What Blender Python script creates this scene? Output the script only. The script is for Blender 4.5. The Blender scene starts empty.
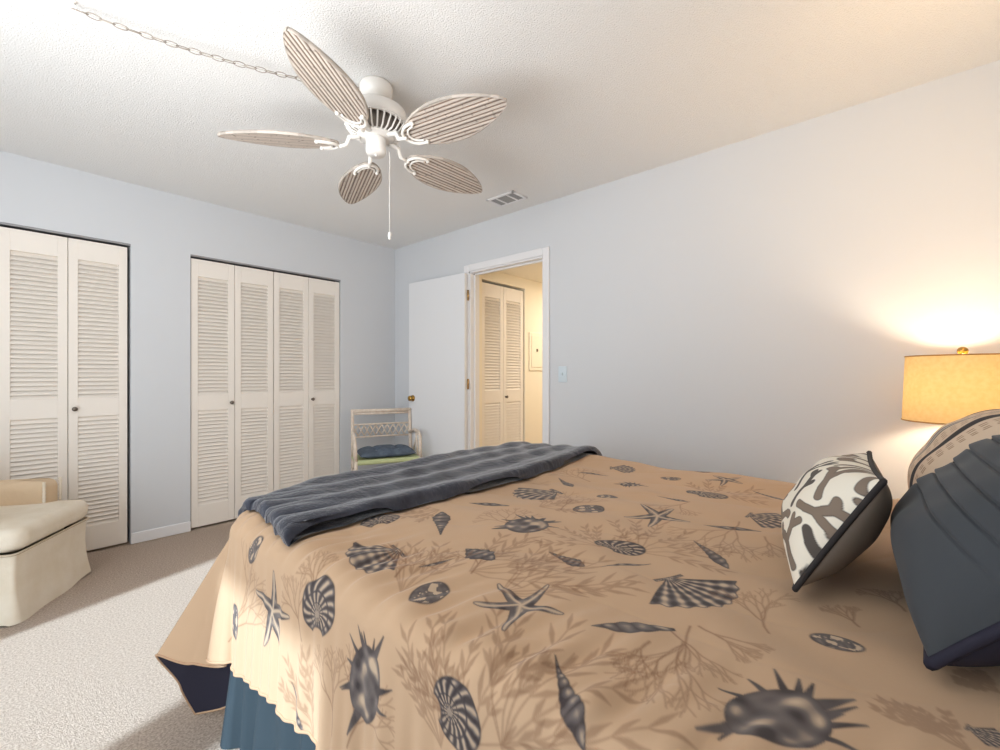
import bpy, math, random
import numpy as np
from mathutils import Matrix, Vector

scn = bpy.context.scene
COL = scn.collection
PI = math.pi

# ------------------------------------------------------------------ camera
YAW = math.radians(41.5)                      # heading measured from +X towards +Y
cam_d = bpy.data.cameras.new('camera')
cam_d.sensor_width = 36.0
cam_d.lens = 447.0 / 1000.0 * 36.0
cam_d.clip_start = 0.02
cam = bpy.data.objects.new('camera', cam_d)
cam.location = (-2.739, -3.871, 1.144)
cam.rotation_euler = (PI / 2, 0, YAW - PI / 2)
COL.objects.link(cam)
scn.camera = cam

# ------------------------------------------------------------------ world, sun, daylight
scn.view_settings.view_transform = 'Standard'
scn.view_settings.look = 'None'
scn.view_settings.gamma = 1.0
scn.view_settings.use_curve_mapping = False
scn.view_settings.exposure = 0.11
scn.cycles.max_bounces = 10
scn.cycles.diffuse_bounces = 6
scn.cycles.sample_clamp_indirect = 6.0
scn.cycles.use_denoising = True

w = bpy.data.worlds.new('sky')
scn.world = w
w.use_nodes = True
w.node_tree.nodes['Background'].inputs[0].default_value = (0.80, 0.90, 1.0, 1)
w.node_tree.nodes['Background'].inputs[1].default_value = 1.2


def add_light(name, kind, loc, energy, color, rot=(0, 0, 0), **kw):
    d = bpy.data.lights.new(name, kind)
    d.energy = energy
    d.color = color
    for k, v in kw.items():
        setattr(d, k, v)
    o = bpy.data.objects.new(name, d)
    o.location = loc
    o.rotation_euler = rot
    COL.objects.link(o)
    return o


def aim(o, d):
    o.rotation_euler = Vector(d).to_track_quat('-Z', 'Y').to_euler()


SUN_AZ, SUN_EL = math.radians(17), math.radians(37.5)
sun = add_light('sun', 'SUN', (-8, -5, 6), 7.0, (0.68, 0.85, 1.0), angle=math.radians(1.8))
aim(sun, (math.cos(SUN_EL) * math.cos(SUN_AZ), math.cos(SUN_EL) * math.sin(SUN_AZ), -math.sin(SUN_EL)))
# daylight entering by the sliding glass door in the wall behind the camera's left
win = add_light('window_daylight', 'AREA', (-3.97, -2.43, 1.05), 30, (0.84, 0.93, 1.0),
                shape='RECTANGLE', size=2.2, size_y=1.95)
aim(win, (1, 0.35, 0.2))
# two unseen fill lights, added to brighten the room evenly:
# one aimed up in place of a bounced flash, one warm at the bed's head
back = add_light('bounce_fill', 'AREA', (-3.1, -2.7, 1.5), 33, (1.0, 0.98, 0.96),
                 shape='RECTANGLE', size=1.2, size_y=1.2)
aim(back, (0.45, 0.35, 1))
warm = add_light('warm_fill', 'AREA', (-0.75, -4.38, 1.95), 8.5, (1.0, 0.66, 0.34),
                 shape='RECTANGLE', size=1.2, size_y=0.5)
aim(warm, (0.9, 1.0, 0.05))

# ------------------------------------------------------------------ helpers


def srgb(r, g, b):
    f = lambda c: (c / 255 / 12.92) if c / 255 <= 0.04045 else ((c / 255 + 0.055) / 1.055) ** 2.4
    return (f(r), f(g), f(b), 1.0)


def lin(c):
    return np.array(srgb(*c)[:3])


def mat(name, rgb, rough=0.6, metal=0.0, spec=0.5, bump=None, var=None, sheen=0.0, attr=None, trans=None, coat=0.0):
    """bump = (kind, scale, strength, distance); var = (scale, other rgb, amount)"""
    m = bpy.data.materials.new(name)
    m.use_nodes = True
    nt = m.node_tree
    N, L = nt.nodes, nt.links
    b = N['Principled BSDF']
    b.inputs['Base Color'].default_value = srgb(*rgb)
    b.inputs['Roughness'].default_value = rough
    b.inputs['Metallic'].default_value = metal
    b.inputs['Specular IOR Level'].default_value = spec
    if sheen:
        b.inputs['Sheen Weight'].default_value = sheen
        b.inputs['Sheen Roughness'].default_value = 0.4
    if coat:
        b.inputs['Coat Weight'].default_value = coat
    tc = N.new('ShaderNodeTexCoord')
    src = None
    if attr:
        a = N.new('ShaderNodeAttribute')
        a.attribute_name = attr
        src = a.outputs['Color']
    if var:
        nz = N.new('ShaderNodeTexNoise')
        nz.inputs['Scale'].default_value = var[0]
        nz.inputs['Detail'].default_value = 4
        L.new(tc.outputs['Object'], nz.inputs['Vector'])
        rp = N.new('ShaderNodeValToRGB')
        rp.color_ramp.elements[0].position = 0.35
        rp.color_ramp.elements[1].position = 0.65
        rp.color_ramp.elements[0].color = srgb(*rgb)
        rp.color_ramp.elements[1].color = srgb(*var[1])
        L.new(nz.outputs['Fac'], rp.inputs['Fac'])
        if src is None:
            src = rp.outputs['Color']
        else:
            mx = N.new('ShaderNodeMixRGB')
            mx.blend_type = 'MULTIPLY'
            mx.inputs['Fac'].default_value = var[2]
            L.new(src, mx.inputs['Color1'])
            L.new(rp.outputs['Color'], mx.inputs['Color2'])
            src = mx.outputs['Color']
    if src is not None:
        L.new(src, b.inputs['Base Color'])
    if bump:
        kind, sc, st, di = bump
        if kind == 'voronoi':
            t = N.new('ShaderNodeTexVoronoi')
            out = t.outputs['Distance']
        else:
            t = N.new('ShaderNodeTexNoise')
            t.inputs['Detail'].default_value = 6
            t.inputs['Roughness'].default_value = 0.6
            out = t.outputs['Fac']
        t.inputs['Scale'].default_value = sc
        L.new(tc.outputs['Object'], t.inputs['Vector'])
        bp = N.new('ShaderNodeBump')
        bp.inputs['Strength'].default_value = st
        bp.inputs['Distance'].default_value = di
        L.new(out, bp.inputs['Height'])
        L.new(bp.outputs['Normal'], b.inputs['Normal'])
    if trans:
        tr = N.new('ShaderNodeBsdfTranslucent')
        tr.inputs['Color'].default_value = srgb(*trans[0])
        mix = N.new('ShaderNodeMixShader')
        mix.inputs['Fac'].default_value = trans[1]
        L.new(b.outputs['BSDF'], mix.inputs[1])
        L.new(tr.outputs['BSDF'], mix.inputs[2])
        L.new(mix.outputs['Shader'], N['Material Output'].inputs['Surface'])
    return m


class MB:
    """collects shapes into one mesh"""

    def __init__(self):
        self.v, self.f, self.s = [], [], []

    def add(self, verts, faces, smooth=False):
        o = len(self.v)
        self.v += [tuple(p) for p in verts]
        self.f += [tuple(i + o for i in f) for f in faces]
        self.s += [smooth] * len(faces)
        return self

    def box(self, x0, x1, y0, y1, z0, z1, M=None):
        P = [(x, y, z) for x in (x0, x1) for y in (y0, y1) for z in (z0, z1)]
        if M is not None:
            P = [tuple(M @ Vector(p)) for p in P]
        return self.add(P, [(0, 1, 3, 2), (4, 6, 7, 5), (0, 4, 5, 1), (2, 3, 7, 6), (0, 2, 6, 4), (1, 5, 7, 3)])

    def bbox(self, x0, x1, y0, y1, z0, z1, r=0.005, M=None):
        """box with bevelled edges"""
        c = np.array([(x0 + x1) / 2, (y0 + y1) / 2, (z0 + z1) / 2])
        h = np.array([abs(x1 - x0) / 2, abs(y1 - y0) / 2, abs(z1 - z0) / 2])
        r = min(r, h.min() * 0.95)
        V, idx = [], {}
        for sx in (-1, 1):
            for sy in (-1, 1):
                for sz in (-1, 1):
                    s = np.array([sx, sy, sz])
                    for a in range(3):
                        p = h - r
                        p = p.copy()
                        p[a] = h[a]
                        idx[(sx, sy, sz, a)] = len(V)
                        V.append(c + s * p)
        F = []
        for a in range(3):
            b, d = [(1, 2), (2, 0), (0, 1)][a]
            for sa in (-1, 1):
                q = []
                for sb, sd in ((-1, -1), (1, -1), (1, 1), (-1, 1)):
                    s = [0, 0, 0]
                    s[a], s[b], s[d] = sa, sb, sd
                    q.append(idx[(*s, a)])
                F.append(tuple(q if sa > 0 else q[::-1]))
            for sb in (-1, 1):
                for sd in (-1, 1):
                    s0, s1 = [0, 0, 0], [0, 0, 0]
                    s0[a], s1[a] = -1, 1
                    s0[b] = s1[b] = sb
                    s0[d] = s1[d] = sd
                    q = [idx[(*s0, b)], idx[(*s1, b)], idx[(*s1, d)], idx[(*s0, d)]]
                    F.append(tuple(q if sb * sd > 0 else q[::-1]))
        for sx in (-1, 1):
            for sy in (-1, 1):
                for sz in (-1, 1):
                    q = [idx[(sx, sy, sz, a)] for a in range(3)]
                    F.append(tuple(q if sx * sy * sz > 0 else q[::-1]))
        if M is not None:
            V = [tuple(M @ Vector(p)) for p in V]
        return self.add(V, F)

    def tube(self, pts, r, n=8, closed=False, caps=True):
        P = [np.array(p, float) for p in pts]
        m = len(P)
        R = r if hasattr(r, '__len__') else [r] * m
        V, F = [], []
        ref = None
        for i in range(m):
            if closed:
                t = P[(i + 1) % m] - P[i - 1]
            else:
                t = P[min(i + 1, m - 1)] - P[max(i - 1, 0)]
            t = t / (np.linalg.norm(t) + 1e-12)
            if ref is None:
                ref = np.array([0, 0, 1.0]) if abs(t[2]) < 0.9 else np.array([1.0, 0, 0])
            a = ref - t * ref.dot(t)
            a /= np.linalg.norm(a) + 1e-12
            ref = a
            b = np.cross(t, a)
            for k in range(n):
                q = 2 * PI * k / n
                V.append(P[i] + R[i] * (a * math.cos(q) + b * math.sin(q)))
        for i in range(m if closed else m - 1):
            j = (i + 1) % m
            for k in range(n):
                l = (k + 1) % n
                F.append((i * n + k, i * n + l, j * n + l, j * n + k))
        if caps and not closed:
            F.append(tuple(range(n))[::-1])
            F.append(tuple((m - 1) * n + k for k in range(n)))
        return self.add(V, F, True)

    def lathe(self, prof, c=(0, 0, 0), n=32, M=None):
        V, F = [], []
        for (r, z) in prof:
            for k in range(n):
                q = 2 * PI * k / n
                V.append((c[0] + r * math.cos(q), c[1] + r * math.sin(q), c[2] + z))
        for i in range(len(prof) - 1):
            for k in range(n):
                l = (k + 1) % n
                F.append((i * n + k, i * n + l, (i + 1) * n + l, (i + 1) * n + k))
        if M is not None:
            V = [tuple(M @ Vector(p)) for p in V]
        return self.add(V, F, True)

    def ball(self, c, r, n=14, sc=(1, 1, 1)):
        prof = [(max(1e-5, r * math.sin(PI * i / n)), -r * math.cos(PI * i / n)) for i in range(n + 1)]
        V0 = len(self.v)
        self.lathe(prof, (0, 0, 0), n * 2)
        for i in range(V0, len(self.v)):
            p = self.v[i]
            self.v[i] = (c[0] + p[0] * sc[0], c[1] + p[1] * sc[1], c[2] + p[2] * sc[2])
        return self

    def grid(self, P, smooth=True, flip=False):
        """P: (n, m, 3) array"""
        n, m = P.shape[:2]
        F = []
        for i in range(n - 1):
            for j in range(m - 1):
                q = (i * m + j, (i + 1) * m + j, (i + 1) * m + j + 1, i * m + j + 1)
                F.append(q[::-1] if flip else q)
        return self.add(P.reshape(-1, 3), F, smooth)

    def build(self, name, m, parent=None, loc=(0, 0, 0)):
        me = bpy.data.meshes.new(name)
        me.from_pydata(self.v, [], self.f)
        me.polygons.foreach_set('use_smooth', self.s)
        me.materials.append(m)
        me.update()
        o = bpy.data.objects.new(name, me)
        o.location = loc
        COL.objects.link(o)
        if parent is not None:
            o.parent = parent
        return o


def mesh_grid(name, P, m, parent=None, color=None, flip=False, loc=(0, 0, 0)):
    """big numpy grid (n, m, 3) to a smooth mesh with an optional colour attribute"""
    n, k = P.shape[:2]
    idx = np.arange(n * k).reshape(n, k)
    q = np.stack([idx[:-1, :-1], idx[1:, :-1], idx[1:, 1:], idx[:-1, 1:]], -1).reshape(-1, 4)
    if flip:
        q = q[:, ::-1]
    me = bpy.data.meshes.new(name)
    me.vertices.add(n * k)
    me.vertices.foreach_set('co', np.ascontiguousarray(P, dtype=np.float32).ravel())
    me.loops.add(q.size)
    me.loops.foreach_set('vertex_index', np.ascontiguousarray(q, dtype=np.int32).ravel())
    me.polygons.add(len(q))
    me.polygons.foreach_set('loop_start', np.arange(0, q.size, 4, dtype=np.int32))
    me.polygons.foreach_set('use_smooth', np.ones(len(q), dtype=bool))
    me.update(calc_edges=True)
    if color is not None:
        ca = me.color_attributes.new('print', 'FLOAT_COLOR', 'POINT')
        c4 = np.ones((n * k, 4), dtype=np.float32)
        c4[:, :3] = color.reshape(-1, 3)
        ca.data.foreach_set('color', c4.ravel())
    me.materials.append(m)
    o = bpy.data.objects.new(name, me)
    o.location = loc
    COL.objects.link(o)
    if parent is not None:
        o.parent = parent
    return o


def tag(o, label=None, cat=None, group=None, kind=None):
    if label:
        o['label'] = label
    if cat:
        o['category'] = cat
    if group:
        o['group'] = group
    if kind:
        o['kind'] = kind
    return o


def thing(name, label, cat, loc=(0, 0, 0), rz=0.0, group=None):
    o = bpy.data.objects.new(name, None)
    o.empty_display_size = 0.1
    o.location = loc
    o.rotation_euler = (0, 0, rz)
    COL.objects.link(o)
    return tag(o, label, cat, group)


def struct(o):
    o['kind'] = 'structure'
    return o


# ------------------------------------------------------------------ materials
M_WALL = mat('blue_grey_wall_paint', (208, 211, 215), 0.75, bump=('noise', 130, 0.08, 0.002))
M_CEIL = mat('popcorn_ceiling', (232, 232, 231), 0.9, bump=('noise', 150, 0.8, 0.007))
M_CARPET = mat('beige_carpet', (198, 174, 154), 0.95, spec=0.1, bump=('noise', 240, 1.0, 0.02), var=(140, (238, 220, 204), 1))
M_DOOR = mat('cream_louver_paint', (236, 229, 220), 0.5)
M_DOORW = mat('white_door_paint', (226, 228, 231), 0.45)
M_TRIM = mat('white_trim_paint', (230, 230, 232), 0.45)
M_DARK = mat('dark_closet_gap', (60, 52, 46), 0.9)  # shade of the closet interiors is put into this colour; armchair legs share it
M_TRACK = mat('bifold_track_metal', (150, 150, 152), 0.45, metal=0.6)
M_HALL = mat('cream_hall_paint', (240, 231, 212), 0.75)
M_BRASS = mat('brass', (190, 150, 80), 0.25, metal=1.0)
M_NICKEL = mat('tarnished_nickel', (120, 110, 100), 0.3, metal=0.9)
M_WHITE = mat('white_enamel', (236, 233, 228), 0.35)
M_PLATE = mat('painted_switch_plate', (205, 218, 226), 0.4)

# ------------------------------------------------------------------ room shell
H = 2.44
XW = -4.0          # wall with the sliding glass door
YH = -4.42         # wall at the bed's head
HALLX = 3.2

mb = MB().box(XW, 0, YH, 0.72, -0.05, 0)
mb.box(0, HALLX, -2.3, -1.0, -0.05, 0)
tag(struct(mb.build('floor', M_CARPET)), 'beige carpet floor', 'floor')
struct(MB().box(XW - 0.1, 0.1, YH - 0.1, 0.82, H, H + 0.05).build('ceiling', M_CEIL))

# closet wall (Y = 0) with two openings
CL = [(-3.318, -2.130), (-1.788, -0.603)]
OPEN = 2.03
mb = MB()
edges = [XW] + [e for c in CL for e in c] + [0.0]
for a, b in zip(edges[0::2], edges[1::2]):
    mb.box(a, b, 0, 0.10, 0, H)
for a, b in CL:
    mb.box(a, b, 0, 0.10, OPEN, H)
struct(mb.build('wall_left', M_WALL))
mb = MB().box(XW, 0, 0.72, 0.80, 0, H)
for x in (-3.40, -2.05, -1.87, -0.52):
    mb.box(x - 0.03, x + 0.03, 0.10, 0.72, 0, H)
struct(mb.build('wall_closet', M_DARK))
# door wall (X = 0) with the bedroom door opening
DY0, DY1, DZ = -1.875, -1.105, 2.03
mb = MB().box(0, 0.11, YH - 0.1, DY0 - 0.02, 0, H).box(0, 0.11, DY1 + 0.02, 0.8, 0, H).box(0, 0.11, DY0 - 0.02, DY1 + 0.02, DZ + 0.02, H)
struct(mb.build('wall_right', M_WALL))
struct(MB().box(XW - 0.1, 0, YH - 0.1, YH, 0, H).build('wall_head', M_WALL))
WY0, WY1, WZ = -3.55, -1.33, 2.03
mb = MB().box(XW - 0.1, XW, YH - 0.1, WY0, 0, H).box(XW - 0.1, XW, WY1, 0.8, 0, H).box(XW - 0.1, XW, WY0, WY1, WZ, H)
struct(mb.build('wall_window', M_WALL))
mb = MB()
for a, b in ((WY0, WY0 + 0.05), (WY1 - 0.05, WY1), (-2.84, -2.69), (-2.685, -2.534)):  # unseen middle stiles, widened so their shadow falls on the comforter's corner
    mb.bbox(XW - 0.08, XW - 0.03, a, b, 0.03, WZ, 0.004)
mb.bbox(XW - 0.09, XW - 0.02, WY0, WY1, 0, 0.03, 0.004).bbox(XW - 0.09, XW - 0.02, WY0, WY1, WZ - 0.05, WZ, 0.004)
struct(mb.build('window_1', M_TRIM))

# baseboards
mb = MB()
for a, b in ((XW, CL[0][0]), (CL[0][1], CL[1][0]), (CL[1][1], 0)):
    mb.bbox(a, b, -0.012, 0.0, 0, 0.075, 0.004)
struct(mb.build('baseboard_left', M_TRIM))
mb = MB().bbox(-0.012, 0, YH, DY0 - 0.07, 0, 0.075, 0.004).bbox(-0.012, 0, DY1 + 0.07, 0, 0, 0.075, 0.004)
struct(mb.build('baseboard_right', M_TRIM))

# door jamb and casing
mb = MB().bbox(-0.002, 0.112, DY0 - 0.02, DY0, 0, DZ + 0.02, 0.002).bbox(-0.002, 0.112, DY1, DY1 + 0.02, 0, DZ + 0.02, 0.002)
mb.bbox(-0.002, 0.112, DY0 - 0.02, DY1 + 0.02, DZ, DZ + 0.02, 0.002)
mb.bbox(0.045, 0.06, DY0, DY0 + 0.012, 0, DZ, 0.002).bbox(0.045, 0.06, DY1 - 0.012, DY1, 0, DZ, 0.002)
mb.bbox(0.045, 0.06, DY0, DY1, DZ - 0.012, DZ, 0.002)
jamb = struct(mb.build('trim_1', M_TRIM))
MB().bbox(0.01, 0.035, DY0 - 0.001, DY0 + 0.002, 0.875, 0.955, 0.001).build('strike_plate', M_NICKEL, jamb)
mb = MB()
cw = 0.058
for x in (-0.016, 0.112):
    x1 = x + 0.014
    mb.bbox(x, x1, DY0 - 0.012 - cw, DY0 - 0.012, 0, DZ + 0.012 + cw, 0.005)
    mb.bbox(x, x1, DY1 + 0.012, DY1 + 0.012 + cw, 0, DZ + 0.012 + cw, 0.005)
    mb.bbox(x, x1, DY0 - 0.012, DY1 + 0.012, DZ + 0.012, DZ + 0.012 + cw, 0.003)
struct(mb.build('trim_2', M_TRIM))

# hallway beyond the door: closet wall parallel to X, end wall, right wall, ceiling
HY = -1.017
hx0, hx1 = 0.237, 0.872
mb = MB().box(0.11, hx0, HY, HY + 0.1, 0, H).box(hx1, HALLX, HY, HY + 0.1, 0, H).box(hx0, hx1, HY, HY + 0.1, OPEN, H)
mb.box(HALLX, HALLX + 0.1, -2.4, HY + 0.1, 0, H).box(0.11, HALLX, -2.4, -2.3, 0, H)
struct(mb.build('wall_hall', M_HALL))
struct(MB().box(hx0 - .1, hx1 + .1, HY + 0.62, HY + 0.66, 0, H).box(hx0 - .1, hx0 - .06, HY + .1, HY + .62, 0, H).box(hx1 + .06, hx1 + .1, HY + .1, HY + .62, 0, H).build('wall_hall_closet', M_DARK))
struct(MB().box(0.112, HALLX + 0.1, -2.4, HY + 0.72, 2.135, 2.185).build('ceiling_hall', M_HALL))
hall = add_light('hall_ceiling_lamp', 'AREA', (1.5, -1.75, 2.12), 17, (1.0, 0.88, 0.72), shape='DISK', size=0.3)

# ------------------------------------------------------------------ louvered bifold doors


def louver_panel(w):
    """leaf w wide, front at y = 0, thickness to y = 0.028; x from 0 to w"""
    mb = MB()
    z0, z1 = 0.015, 2.005
    st = 0.045
    T = 0.028
    mb.bbox(0, st, 0, T, z0, z1, 0.002).bbox(w - st, w, 0, T, z0, z1, 0.002)
    for a, b in ((z0, 0.170), (0.878, 0.995), (1.878, z1)):
        mb.bbox(st - 0.001, w - st + 0.001, 0.0005, T - 0.0005, a, b, 0.001)
    for a, b in ((0.170, 0.878), (0.995, 1.878)):
        n = int(round((b - a) / 0.0272))
        p = (b - a) / n
        for i in range(n):
            z = a + (i + 0.5) * p
            M = Matrix.Translation((0, T / 2 - 0.002, z)) @ Matrix.Rotation(math.radians(55), 4, 'X')
            mb.box(st, w - st, -0.0172, 0.0172, -0.0026, 0.0026, M)
    return mb


def bifold(name, x0, x1, y, knob, label=None):
    d = thing(name, label, None, (x0, y, 0))
    d['kind'] = 'structure'
    w = (x1 - x0) / 2 - 0.0015
    for i, xs in enumerate((0.0, (x1 - x0) / 2 + 0.0015)):
        mb = louver_panel(w)
        mb.v = [(p[0] + xs, p[1], p[2]) for p in mb.v]
        pn = mb.build('door_panel', M_DOOR, d)
        if knob[0] == i:
            kx = xs + knob[1]
            k = MB()
            Mk = Matrix.Translation((kx, 0, 0.930)) @ Matrix.Rotation(PI / 2, 4, 'X')
            k.lathe([(0.0001, 0), (0.010, 0.001), (0.010, 0.004), (0.005, 0.007), (0.006, 0.014), (0.0135, 0.019), (0.0145, 0.024), (0.010, 0.029), (0.0001, 0.030)], n=16, M=Mk)
            k.build('knob', M_NICKEL, pn)
    return d


YD = 0.012
g = 0.006
xm = -2.726
bifold('door_2', xm + 0.002, CL[0][1] - 0.016, YD, (1, 0.028), 'white louvered folding closet door behind the armchair')
bifold('door_3', CL[0][0] + g, xm - 0.002, YD, (0, 0.27))
xm = -1.198
bifold('door_4', CL[1][0] + g, xm - 0.003, YD, (0, 0.265), 'louvered folding closet door, left pair of the right closet')
bifold('door_5', xm + 0.003, CL[1][1] - g, YD, (1, 0.03), 'louvered folding closet door, right pair of the right closet')
mb = MB()
for a, b in CL:
    mb.box(a, b, 0.004, 0.05, 2.018, OPEN)
struct(mb.build('trim_3', M_TRACK))
bifold('door_6', hx0 + 0.006, hx1 - 0.012, HY + 0.012, (1, 0.03), 'louvered folding closet door in the hallway')

# ------------------------------------------------------------------ open bedroom door
d1 = thing('door_1', 'open white flat bedroom door folded back against the wall', None, (-0.022, DY1 + 0.012, 0), math.radians(2.6))
d1['kind'] = 'structure'
leaf = MB().bbox(-0.035, 0.0, 0.004, 0.742, 0.012, 2.026, 0.002).build('door_leaf', M_DOORW, d1)
kn = MB()
for s in (-1, 1):
    Mk = Matrix.Translation((-0.035 if s < 0 else 0.0, 0.683, 0.922)) @ Matrix.Rotation(s * PI / 2, 4, 'Y')
    kn.lathe([(0.0001, 0), (0.030, 0.0), (0.030, 0.006), (0.012, 0.010), (0.011, 0.022), (0.022, 0.028), (0.026, 0.036), (0.023, 0.044), (0.012, 0.047), (0.0001, 0.047)], n=20, M=Mk)
kn.build('knob', M_BRASS, d1)
for z in (0.25, 1.02, 1.79):
    MB().lathe([(0.0001, 0), (0.007, 0), (0.007, 0.09), (0.0001, 0.09)], (0.0, -0.004, z), 10).build('hinge', M_BRASS, d1)

# ------------------------------------------------------------------ switch, vent, electrical panel
sw = thing('light_switch', 'painted toggle light switch on the blue wall right of the doorway', 'light switch', (0, -2.058, 1.149))
MB().bbox(-0.006, 0, -0.036, 0.036, -0.058, 0.058, 0.003).build('switch_plate', M_PLATE, sw)
MB().bbox(-0.016, -0.004, -0.005, 0.005, -0.004, 0.012, 0.002).build('toggle', M_PLATE, sw)

vt = thing('ceiling_vent', 'white rectangular air vent in the ceiling near the doorway', 'air vent', (-0.25, -1.735, H))
mb = MB()
vw, vl, fr = 0.085, 0.13, 0.022
for a in ((-vw, -vw + fr, -vl, vl), (vw - fr, vw, -vl, vl), (-vw, vw, -vl, -vl + fr), (-vw, vw, vl - fr, vl)):
    mb.bbox(a[0], a[1], a[2], a[3], -0.012, 0, 0.004)
for y in (-0.05, 0.05):
    mb.bbox(-vw + fr, vw - fr, y - 0.006, y + 0.006, -0.011, -0.001, 0.002)
mb.build('vent_frame', M_TRIM, vt)
mb = MB()
for i in range(9):
    x = -vw + fr + (i + 0.5) * (2 * vw - 2 * fr) / 9
    M = Matrix.Translation((x, 0, -0.005)) @ Matrix.Rotation(math.radians(35), 4, 'Y')
    mb.box(-0.005, 0.005, -vl + fr, vl - fr, -0.0006, 0.0006, M)
mb.build('vent_slats', mat('vent_slat_grey', (150, 150, 150), 0.5), vt)
MB().box(-vw + fr * .5, vw - fr * .5, -vl + fr * .5, vl - fr * .5, -0.0008, -0.0002).build('vent_shade_sheet', mat('vent_dark', (70, 68, 66), 0.9), vt)  # dark sheet standing in for the shade behind the slats

ep = thing('electrical_panel', 'cream painted electrical panel cover on the hallway wall', 'electrical panel', (1.06, HY, 1.39))
MB().bbox(-0.125, 0.125, -0.012, 0, -0.20, 0.20, 0.004).build('panel_frame', M_HALL, ep)
MB().bbox(-0.095, 0.095, -0.017, -0.010, -0.165, 0.165, 0.003).build('panel_door', M_HALL, ep)
MB().bbox(-0.012, 0.012, -0.024, -0.015, 0.0, 0.03, 0.003).build('latch', M_NICKEL, ep)

# ------------------------------------------------------------------ ceiling fan
FX, FY = -1.609, -2.131
fan = thing('ceiling_fan', 'white ceiling fan with five whitewashed wicker leaf blades', 'ceiling fan', (FX, FY, H))
mb = MB()
mb.lathe([(0.0001, 0), (0.066, 0), (0.072, -0.012), (0.070, -0.04), (0.055, -0.062), (0.03, -0.075), (0.0001, -0.075)], n=36)
cn = mb.build('canopy', M_WHITE, fan)
MB().lathe([(0.0001, 0), (0.016, 0), (0.016, -0.05), (0.0001, -0.05)], (0, 0, -0.06), 20).build('downrod', M_WHITE, fan)
mb = MB()
mb.lathe([(0.0001, -0.085), (0.035, -0.085), (0.06, -0.091), (0.10, -0.101), (0.130, -0.120), (0.137, -0.148), (0.133, -0.168), (0.126, -0.172), (0.0001, -0.172)], n=48)
mb.build('motor_housing', M_WHITE, fan)
mb = MB()                                                # ring of vent fins under the motor
mb.lathe([(0.0001, -0.172), (0.112, -0.172), (0.078, -0.225), (0.0001, -0.225)], n=40)
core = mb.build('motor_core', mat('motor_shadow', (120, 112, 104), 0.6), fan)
mb = MB()
for k in range(30):
    q = 2 * PI * k / 30
    c, s = math.cos(q), math.sin(q)
    mb.tube([(0.128 * c, 0.128 * s, -0.172), (0.132 * c, 0.132 * s, -0.190), (0.105 * c, 0.105 * s, -0.222), (0.07 * c, 0.07 * s, -0.232)], 0.0042, 6)
mb.lathe([(0.122, -0.168), (0.134, -0.172), (0.136, -0.178), (0.128, -0.180), (0.122, -0.172)], n=48)
mb.lathe([(0.0001, -0.224), (0.078, -0.224), (0.082, -0.230), (0.078, -0.238), (0.0001, -0.238)], n=40)
mb.build('vent_ring', M_WHITE, fan)
mb = MB()
mb.lathe([(0.0001, -0.236), (0.040, -0.236), (0.044, -0.245), (0.044, -0.300), (0.040, -0.310), (0.0001, -0.312)], n=32)
mb.ball((0.0, 0.0, -0.312), 0.006, 8)
mb.build('switch_housing', M_WHITE, fan)
mb = MB()
px, py = 0.056, -0.022
n = 60
mb.tube([(px - 0.006, py, -0.285), (px, py, -0.29), (px, py, -0.645)], 0.0016, 6)
mb.lathe([(0.0001, 0), (0.005, -0.004), (0.0075, -0.018), (0.0055, -0.034), (0.0001, -0.038)], (px, py, -0.645), 14)
mb.build('pull_chain', M_WHITE, fan)

TILT = np.array([-0.022, -0.050])


def blade_grid():
    L, W = 0.490, 0.108
    n, m = 110, 97
    t = np.linspace(0, 1, n)[:, None]
    s = np.linspace(-1, 1, m)[None, :]
    # leaf outline: blunt root, widest past the middle, rounded tip
    tt = np.clip(t, 1e-6, 1 - 1e-6)
    half = W * (np.sin(PI * tt ** 0.86) ** 0.58) * (0.86 + 0.14 * np.sin(PI * tt))
    half = np.maximum(half, 0.002)
    x = np.repeat(t * L, m, 1)
    y = half * s
    return x, y, half * np.ones_like(s), t, s


def make_blade():
    x, y, half, t, s = blade_grid()
    pitch = 0.0180
    ph = np.abs(np.cos(PI * y / pitch))                   # reeds
    groove = np.clip((ph - 0.66) / 0.30, 0, 1)
    rim = np.clip((np.abs(s) * np.ones_like(t) - 0.90) / 0.06, 0, 1)
    rim = np.maximum(rim, np.clip((np.abs(t - 0.5) * 2 * np.ones_like(s) - 0.975) / 0.02, 0, 1))
    hgt = 0.0028 * np.sqrt(np.clip(1 - groove, 0, 1)) * (1 - rim) + 0.0035 * rim
    rng = np.random.default_rng(5)
    light, dark = lin((214, 203, 192)), lin((128, 107, 94))
    k = np.clip(groove * 1.0, 0, 1) * (1 - rim)
    reed = np.floor(y / pitch + 0.5).astype(int)
    node = np.zeros_like(y)
    for r in np.unique(reed):
        for _ in range(3):
            c = rng.uniform(0.05, 0.47)
            node = np.where((reed == r) & (np.abs(x - c) < 0.003), 1, node)
    hgt = hgt + node * 0.0012 * (1 - rim)
    col = light * (1 - k[..., None]) + dark * k[..., None]
    tone = 0.86 + 0.14 * np.sin(reed * 2.4)[..., None]
    col = col * tone
    col = np.where((node * (1 - rim))[..., None] > 0.5, col * 0.72, col)
    col = col * (1 - 0.25 * rim[..., None])
    top = np.stack([x, y, 0.003 + hgt], -1)
    bot = np.stack([x, y, -0.003 - hgt], -1)
    return top, bot, col


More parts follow.
